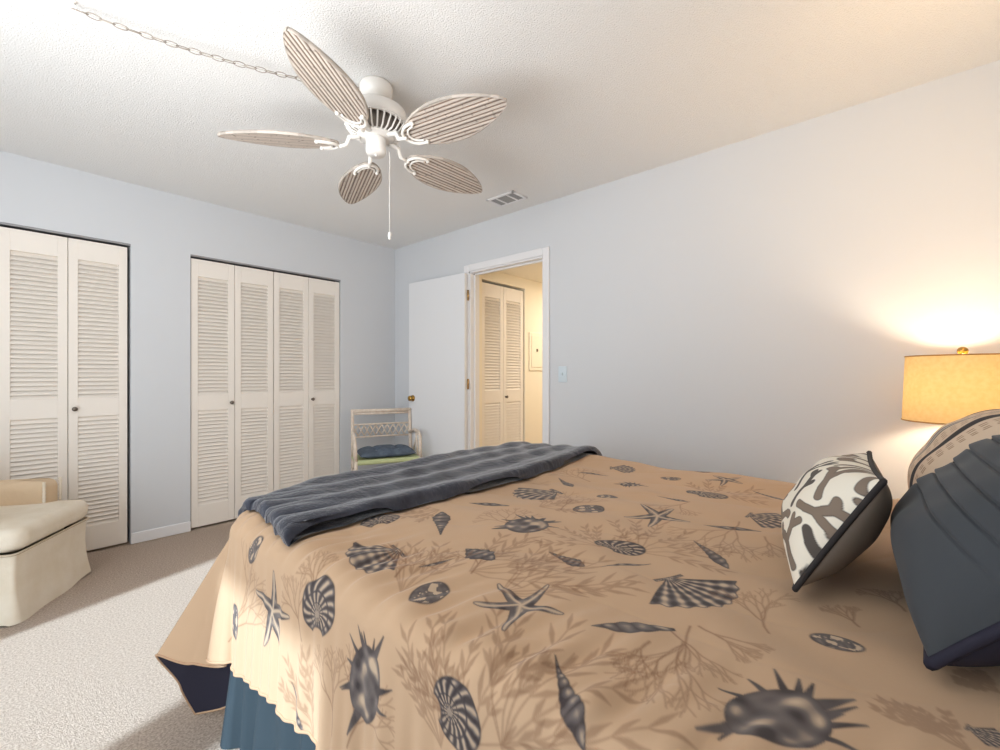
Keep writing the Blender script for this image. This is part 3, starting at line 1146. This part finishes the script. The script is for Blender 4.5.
hh = hh * np.sqrt(np.clip(1 - (1 - e) ** 2, 0, 1)) + 0.010
M_THROW = mat('charcoal_plush', (54, 55, 63), 0.9, spec=0.1, sheen=0.55, bump=('noise', 60, 0.5, 0.01), var=(14, (68, 70, 80), 1))
top = P0 + Nn * hh[..., None]
bot = P0 + Nn * 0.010
both = np.concatenate([top, bot[:, ::-1]], 1)
th = mesh_grid('throw_blanket', np.concatenate([both, both[:, :1]], 1), M_THROW)
tag(th, 'charcoal plush throw blanket folded across the foot of the bed', 'blanket')

# ------------------------------------------------------------------ pillows


def pillow_frame(org, ex, ey):
    """org = centre of the bottom edge, ex = width axis, ey = height axis"""
    ex = Vector(ex).normalized()
    ey = Vector(ey)
    ey = (ey - ex * ey.dot(ex)).normalized()
    ez = ex.cross(ey)
    M = Matrix((ex, ey, ez)).transposed().to_4x4()
    M.translation = Vector(org)
    return M


def pillow_surf(W, Hh, Tf, Tb, n=90, m=90, ear=0.10, pw=2.4, seed=1, droop=0.0):
    s = np.linspace(-1, 1, n)[:, None] * np.ones((1, m))
    t = np.linspace(-1, 1, m)[None, :] * np.ones((n, 1))
    f = np.clip((1 - np.abs(s) ** pw) * (1 - np.abs(t) ** pw), 0, 1) ** 0.55
    wr = 1 + 0.05 * smooth_noise(s * 2, t * 2, seed, 8, 2, 6) * 0.6
    x = s * W / 2 * (1 - ear * (1 - t ** 2))
    y = Hh / 2 + t * Hh / 2 * (1 - ear * (1 - s ** 2)) - droop * f
    return x, y, Tf * f * wr, -Tb * f * wr, s, t


def edge_loop(x, y):
    P = [(x[i, 0], y[i, 0]) for i in range(x.shape[0])] + [(x[-1, j], y[-1, j]) for j in range(1, x.shape[1])]
    P += [(x[i, -1], y[i, -1]) for i in range(x.shape[0] - 2, -1, -1)] + [(x[0, j], y[0, j]) for j in range(x.shape[1] - 2, 0, -1)]
    return P


def make_pillow(name, label, M, surf, m_front, m_back, m_pipe, pr=0.006, colr=None, extra=None):
    x, y, zf, zb, s, t = surf
    if extra is not None:
        zf = zf + extra
    r = thing(name, label, 'pillow', tuple(M.translation))
    R = np.array(M.to_3x3())
    tr = lambda a, b, c: np.stack([a, b, c], -1) @ R.T
    mesh_grid('front_panel', tr(x, y, zf), m_front, r, colr)
    mesh_grid('back_panel', tr(x, y, zb), m_back, r, flip=True)
    P = [tuple(R @ np.array([a, b, 0])) for a, b in edge_loop(x, y)]
    MB().tube(P, pr, 8, closed=True).build('piping', m_pipe, r)
    return r


# coral print pillow
W, Hh = 0.46, 0.255
sf = pillow_surf(W, Hh, 0.092, 0.07, 300, 200, 0.07, seed=4)
x, y = sf[0], sf[1]
C = np.broadcast_to(lin((232, 224, 208)), x.shape + (3,)).copy()
P2 = np.stack([x.ravel(), y.ravel()], 1)
rr = random.Random(12)
TAUPE, DKB = lin((128, 112, 98)), lin((84, 76, 70))


def antler(x, y, a, l, d, S, par=-1):
    for _ in range(2):
        x1, y1 = x + l / 2 * math.cos(a), y + l / 2 * math.sin(a)
        S.append((x, y, x1, y1, par))
        par = len(S) - 1
        x, y = x1, y1
        a += rr.uniform(-.25, .25)
    if d:
        for sg in (-1, 1):
            antler(x, y, a + sg * rr.uniform(.45, .8), l * rr.uniform(.62, .8), d - 1, S, par)


taken = np.zeros((0, 2))
k = 0
for trial in range(420):
    S = []
    antler(rr.uniform(-.23, .23), rr.uniform(0, .25), rr.uniform(0, 2 * PI), 0.046, 2, S)
    ok, keep = [], []
    for (x0, y0, x1, y1, pa) in S:
        mid = np.array([[x0 * (1 - t) + x1 * t, y0 * (1 - t) + y1 * t] for t in (0, .5, 1)])
        good = (pa < 0 or ok[pa]) and (len(taken) == 0 or np.hypot(*(taken[:, None] - mid[None]).transpose(2, 0, 1)).min() > 0.0195)
        ok.append(good)
        if good:
            keep.append((x0, y0, x1, y1, 0.0075, 0.0068))
    if len(keep) < 5:
        continue
    taken = np.concatenate([taken, np.array([[a * (1 - t) + c * t, b * (1 - t) + d2 * t] for a, b, c, d2, _, _ in keep for t in (0, .5, 1)])])
    o = segs_alpha(P2, [(a, b, c, d2, w0 + 0.0014, w1 + 0.0014) for a, b, c, d2, w0, w1 in keep], 0.0009).reshape(x.shape)[..., None]
    i_ = segs_alpha(P2, keep, 0.0009).reshape(x.shape)[..., None]
    C = C * (1 - o) + lin((54, 48, 46)) * o
    C = C * (1 - i_) + (TAUPE if k % 3 else DKB) * i_
    k += 1
M_CORAL = mat('coral_print_linen', (230, 222, 206), 0.85, attr='print', bump=('noise', 400, 0.1, 0.001))
M_TAUPE = mat('taupe_cotton', (132, 120, 108), 0.85, spec=0.2)
M_BLKP = mat('black_piping', (38, 33, 33), 0.8)
Mp = pillow_frame((-1.51, -3.712, 0.733), (-0.995, -0.075, 0.03), (0.0, -0.50, 0.865))
make_pillow('throw_pillow', 'small coral branch print pillow with taupe back and black piping', Mp, sf, M_CORAL, M_TAUPE, M_BLKP, 0.0055, C)

# charcoal pleated pillow
W, Hh = 0.48, 0.385
sf = pillow_surf(W, Hh, 0.135, 0.09, 120, 240, 0.06, pw=3.6, seed=9)
s_, t_ = sf[4], sf[5]
tk = (t_ + 1) / 2 * Hh
ple = np.zeros_like(tk)
for c in np.arange(0.135, 0.36, 0.036):
    dd = tk - c
    ple += np.where(dd > 0, 0.0045 * np.exp(-dd / 0.016), 0) - 0.006 * np.exp(-(dd / 0.0025) ** 2)
ple *= np.clip((1 - np.abs(s_)) * 10, 0, 1) * np.clip((1 - np.abs(t_)) * 8, 0, 1)
M_CHAR = mat('charcoal_pleated_cotton', (66, 69, 73), 0.8, spec=0.3, sheen=0.1, bump=('noise', 350, 0.08, 0.001))
M_NAVY = mat('dark_navy_cotton', (42, 40, 54), 0.8, spec=0.3)
Mp = pillow_frame((-1.64, -3.903, 0.743), (-1, -0.02, 0.0), (0.0, -0.70, 0.715))
make_pillow('throw_pillow', 'dark charcoal square pillow with horizontal tucked pleats', Mp, sf, M_CHAR, M_NAVY, M_NAVY, 0.008, extra=ple)

# striped sham
W, Hh = 0.62, 0.375
sf = pillow_surf(W, Hh, 0.125, 0.09, 300, 110, 0.05, seed=14)
x, y = sf[0], sf[1]
sx = sf[4] * W / 2
TANC, BLK, GRY = lin((214, 192, 168)), lin((42, 38, 42)), lin((172, 164, 155))
C = np.broadcast_to(TANC, x.shape + (3,)).copy()


def stripe(c, w, colr, dash=None):
    global C
    m = np.clip((w / 2 - np.abs(sx - c)) / 0.0025 + 0.5, 0, 1)
    if dash:
        m = m * (np.sin(y * dash + sx * 20) > -0.2)
    C = C * (1 - m[..., None]) + colr * m[..., None]


BRN = lin((150, 116, 92))
for side in (-1, 1):
    stripe(side * 0.115, 0.034, BLK)
    for o in (0.150, 0.160, 0.172, 0.18):
        stripe(side * o, 0.004, BRN, 240)
    stripe(side * 0.245, 0.034, BLK)
    stripe(side * 0.285, 0.004, BRN, 240)
    stripe(side * 0.30, 0.004, BRN, 240)
    for o in (0.035, 0.050, 0.064, 0.078):
        stripe(side * o, 0.004, BRN, 240)
stripe(0.0, 0.030, GRY)
stripe(-0.012, 0.006, BLK)
stripe(0.012, 0.006, BLK)
M_STRIPE = mat('striped_woven_cotton', (214, 192, 168), 0.85, attr='print', bump=('noise', 500, 0.15, 0.001))
M_TAN = mat('plain_tan_cotton', (205, 185, 162), 0.85)
Mp = pillow_frame((-1.04, -3.93, 0.745), (-1, 0.0, 0.0), (0.0, -0.62, 0.785))
make_pillow('pillow_sham', 'large tan and black striped pillow sham behind the charcoal pillow', Mp, sf, M_STRIPE, M_TAN, M_TAN, 0.006, C)

# ------------------------------------------------------------------ nightstand and table lamp
LX, LY = -0.230, -4.068
ns = thing('nightstand', 'wooden nightstand beside the bed under the table lamp', 'nightstand', (-0.29, -4.13, 0))
M_WOOD = mat('nightstand_wood', (196, 180, 158), 0.5, bump=('noise', 30, 0.05, 0.002))
MB().bbox(-0.25, 0.25, -0.24, 0.24, 0.10, 0.56, 0.006).build('body', M_WOOD, ns)
MB().bbox(-0.27, 0.27, -0.26, 0.26, 0.56, 0.585, 0.006).build('top', M_WOOD, ns)
for z in (0.14, 0.35):
    dr = MB().bbox(-0.23, 0.23, 0.238, 0.252, z, z + 0.18, 0.004).build('drawer', M_WOOD, ns)
    MB().ball((0, 0.262, z + 0.09), 0.014, 8).build('knob', M_BRASS, dr)
for sx_ in (-1, 1):
    for sy_ in (-1, 1):
        MB().lathe([(0.0001, 0), (0.015, 0), (0.022, 0.10), (0.0001, 0.10)], (sx_ * 0.22, sy_ * 0.21, 0), 12).build('leg', M_WOOD, ns)

lamp = thing('table_lamp', 'table lamp with lit yellow linen drum shade', 'lamp', (LX, LY, 0.585))
MB().lathe([(0.0001, 0), (0.075, 0), (0.078, 0.015), (0.03, 0.03), (0.045, 0.07), (0.085, 0.15), (0.080, 0.22), (0.035, 0.29), (0.018, 0.31), (0.016, 0.36), (0.0001, 0.36)], n=36).build('base', mat('lamp_ceramic', (215, 205, 190), 0.3), lamp)
M_SHADE = mat('linen_shade', (228, 200, 150), 0.9, spec=0.1, bump=('noise', 120, 0.2, 0.002), trans=((232, 190, 114), 0.085), var=(60, (220, 190, 138), 1))
z0, z1, r0, r1 = 0.376, 0.634, 0.178, 0.168
n = 72
shade = MB().lathe([(r0, z0), (r1, z1)], n=n)
sh = shade.build('shade', M_SHADE, lamp)
M_RIM = mat('shade_trim', (176, 132, 74), 0.8)
for r_, z_ in ((r0, z0), (r1, z1)):
    rim = MB()
    rim.tube([(r_ * math.cos(q), r_ * math.sin(q), z_) for q in np.linspace(0, 2 * PI, 73)[:-1]], 0.0025, 6, closed=True)
    rim.build('shade_rim', M_RIM, sh)
hp = MB()
for sg in (-1, 1):
    hp.tube([(sg * 0.012, 0, 0.36), (sg * 0.05, 0, 0.44), (sg * 0.05, 0, 0.55), (sg * 0.012, 0, 0.628), (0, 0, 0.634)], 0.002, 6)
for q in (0.6, 2.7, 4.8):
    hp.tube([(0, 0, 0.634), (r1 * math.cos(q), r1 * math.sin(q), z1 - 0.004)], 0.0018, 6)
hp.build('harp', M_BRASS, lamp)
MB().lathe([(0.0001, 0.632), (0.006, 0.632), (0.006, 0.642), (0.004, 0.646), (0.0001, 0.646)], n=16).ball((0, 0, 0.653), 0.0168, 10).build('finial', M_BRASS, lamp)
M_BULB = bpy.data.materials.new('lamp_bulb')
M_BULB.use_nodes = True
bb = M_BULB.node_tree.nodes['Principled BSDF']
bb.inputs['Emission Color'].default_value = (1.0, 0.72, 0.40, 1)
bb.inputs['Emission Strength'].default_value = 6
MB().lathe([(0.0001, 0.36), (0.014, 0.36), (0.016, 0.39), (0.03, 0.43), (0.031, 0.45), (0.02, 0.475), (0.0001, 0.482)], n=20).build('bulb', M_BULB, lamp)
bl = add_light('lamp_light', 'POINT', (LX, LY, 0.585 + 0.49), 15, (1.0, 0.78, 0.54), shadow_soft_size=0.05)

# ------------------------------------------------------------------ slipcovered armchair in the corner
e_ = np.array([0.536, 0.844])
ang = math.atan2(e_[1], e_[0])
ac = thing('armchair', 'cream slipcovered low armchair in front of the left closet', 'armchair', (-2.68, -0.85, 0), ang)
# local x = along the front (0..0.56), local y = towards the back, z up
M_SLIP = mat('cream_slipcover', (222, 210, 190), 0.85, spec=0.2, bump=('noise', 14, 0.25, 0.02), var=(9, (230, 220, 204), 1))
AW, AD = 0.56, 0.60


loop = resample(rrect(0.0, AW, 0.0, AD, 0.02))
arcs = np.cumsum([0] + [math.hypot(loop[i + 1][0] - loop[i][0], loop[i + 1][1] - loop[i][1]) for i in range(len(loop) - 1)])
rows = 16
P = np.zeros((len(loop) + 1, rows, 3))
for i in range(len(loop) + 1):
    x_, y_, nx, ny = loop[i % len(loop)]
    s_a = arcs[i % len(loop)]
    for j in range(rows):
        t = j / (rows - 1)
        o = 0.004 * math.sin(s_a * 22) * t + 0.018 * t ** 1.5 - 0.012 * math.sin(PI * t)
        P[i, j] = (x_ + nx * o, y_ + ny * o, 0.315 - t * 0.305 + 0.016 * math.sin(s_a / AW * PI) * t if y_ < 0.02 else 0.315 - t * 0.305)
mesh_grid('skirt', P, M_SLIP, ac, flip=False)
mb = MB().tube([(p[0] + p[2] * 0.006, p[1] + p[3] * 0.006, 0.320) for p in loop[::2]], 0.006, 6, closed=True)
mb.build('welt_cord', mat('slipcover_welt', (196, 180, 158), 0.85), ac)


soft_slab(-0.012, AW + 0.012, -0.02, AD - 0.06, 0.325, 0.435, 0.075, 0.02).build('seat_cushion', M_SLIP, ac)
M_ARMT = mat('tan_inner_slipcover', (214, 190, 160), 0.85, spec=0.2, bump=('noise', 16, 0.3, 0.02))
soft_slab(AW - 0.115, AW + 0.005, 0.135, AD, 0.30, 0.565, 0.03, 0.006).build('arm', M_ARMT, ac)
soft_slab(-0.005, 0.115, 0.135, AD, 0.30, 0.565, 0.03, 0.006).build('arm', M_ARMT, ac)
soft_slab(0.0, AW, AD - 0.12, AD + 0.02, 0.30, 0.72, 0.04, 0.01).build('backrest', M_SLIP, ac)
mb = MB()
mb.tube([(AW - 0.118, 0.14, z) for z in np.linspace(0.43, 0.56, 14)], [0.006 + 0.002 * (i % 2) for i in range(14)], 6)
mb.build('arm_ruching', M_SLIP, ac)
mb = MB()
mb.tube([(AW + 0.004, 0.135, z) for z in np.linspace(0.43, 0.56, 14)], [0.006 + 0.002 * (i % 2) for i in range(14)], 6)
mb.build('arm_ruching', M_SLIP, ac)
for a in ((0.06, 0.06), (0.50, 0.06), (0.06, 0.54), (0.50, 0.54)):
    MB().lathe([(0.0001, 0), (0.02, 0), (0.02, 0.3), (0.0001, 0.3)], (*a, 0), 10).build('leg', M_DARK, ac)

# ------------------------------------------------------------------ rattan chair in the far corner
rc = thing('rattan_chair', 'whitewashed rattan armchair with lattice back in the far corner', 'chair', (-0.425, -0.46, 0), math.radians(-24))
M_RAT = mat('whitewashed_rattan', (228, 216, 202), 0.55, var=(30, (212, 196, 180), 1))
M_SEAT = mat('green_seat_rail', (192, 202, 152), 0.6)
hw = 0.262
yb, yf = 0.17, -0.17
for s in (-1, 1):
    MB().tube([(s * hw, yb + 0.02, 0), (s * hw, yb, 0.42), (s * hw, yb + 0.035, 0.83)], 0.015, 10).build('back_post', M_RAT, rc)
mb = MB()
mb.tube([(-hw, yb + 0.034, 0.815), (0, yb + 0.05, 0.812), (hw, yb + 0.034, 0.815)], 0.016, 10)
mb.tube([(-hw, yb + 0.032, 0.788), (0, yb + 0.048, 0.785), (hw, yb + 0.032, 0.788)], 0.010, 10)
mb.build('top_rail', M_RAT, rc)
mb = MB()
for z in (0.69, 0.575):
    mb.tube([(-hw, yb + 0.028, z), (0, yb + 0.04, z), (hw, yb + 0.028, z)], 0.0085, 8)
nz = 10
zz = [(-hw + 2 * hw * i / nz, yb + 0.028 + 0.012 * math.sin(PI * i / nz), 0.68 if i % 2 else 0.585) for i in range(nz + 1)]
for a, b in zip(zz, zz[1:]):
    mb.tube([a, b], 0.006, 8)
zz = [(-hw + 2 * hw * i / nz, yb + 0.034 + 0.012 * math.sin(PI * i / nz), 0.585 if i % 2 else 0.68) for i in range(nz + 1)]
for a, b in zip(zz, zz[1:]):
    mb.tube([a, b], 0.006, 8)
mb.build('lattice_back', M_RAT, rc)
MB().bbox(-hw - 0.012, hw + 0.012, yf, yb, 0.385, 0.425, 0.012).build('seat', M_SEAT, rc)
for s in (-1, 1):
    MB().tube([(s * (hw + 0.012), yf + 0.01, 0), (s * (hw + 0.012), yf + 0.01, 0.42)], 0.016, 10).build('leg', M_RAT, rc)
    arm = [(s * hw, yb + 0.01, 0.60), (s * (hw + 0.015), yb - 0.10, 0.635), (s * (hw + 0.02), yb - 0.24, 0.63), (s * (hw + 0.018), yf + 0.05, 0.60), (s * (hw + 0.014), yf + 0.015, 0.53), (s * (hw + 0.012), yf + 0.01, 0.42)]
    aa = MB().tube(arm, 0.014, 10)
    aa.tube([(s * (hw + 0.012), yf + 0.10, 0.42), (s * (hw + 0.016), yf + 0.15, 0.53), (s * (hw + 0.018), yf + 0.2, 0.63)], 0.009, 8)
    aa.tube([(s * (hw + 0.012), yb - 0.06, 0.42), (s * (hw + 0.016), yb - 0.13, 0.53), (s * (hw + 0.018), yb - 0.2, 0.635)], 0.009, 8)
    aa.build('armrest', M_RAT, rc)
mb = MB()
for z in (0.12, 0.30):
    mb.tube([(-hw, yf + 0.01, z), (hw, yf + 0.01, z)], 0.009, 8)
    for s in (-1, 1):
        mb.tube([(s * hw, yf + 0.01, z), (s * hw, yb + 0.01, z)], 0.009, 8)
mb.build('stretchers', M_RAT, rc)

# tufted seat cushion lying on it
sc = thing('seat_cushion', 'blue grey tufted cushion on the rattan chair seat', 'cushion', (-0.425, -0.463, 0.425), math.radians(-24))
n = 60
s = np.linspace(-1, 1, n)[:, None] * np.ones((1, n))
t = np.linspace(-1, 1, n)[None, :] * np.ones((n, 1))
f = np.clip((1 - s ** 4) * (1 - t ** 4), 0, 1) ** 0.5
tuft = 0
for a in (-0.42, 0.42):
    for b in (-0.42, 0.42):
        tuft = tuft + np.exp(-(((s - a) / 0.16) ** 2 + ((t - b) / 0.16) ** 2))
tuft = tuft + 0.35 * (np.exp(-((s - .42) / .08) ** 2) + np.exp(-((s + .42) / .08) ** 2))
zt = 0.030 + f * (0.058 - 0.030 * tuft)
zb = 0.030 - f * 0.028
xx, yy = s * 0.235, t * 0.155
Pc = np.concatenate([np.stack([xx, yy, zt], -1), np.stack([xx, yy, zb], -1)[:, ::-1]], 1)
M_CUSH = mat('blue_grey_print_cotton', (92, 106, 122), 0.85, var=(22, (70, 82, 98), 1))
mesh_grid('cushion_body', Pc, M_CUSH, sc)
M_BTN = mat('cushion_button', (150, 160, 170), 0.7)
for a in (-0.42, 0.42):
    for b in (-0.42, 0.42):
        MB().ball((a * 0.235, b * 0.155, 0.058), 0.009, 6).build('tuft_button', M_BTN, sc)
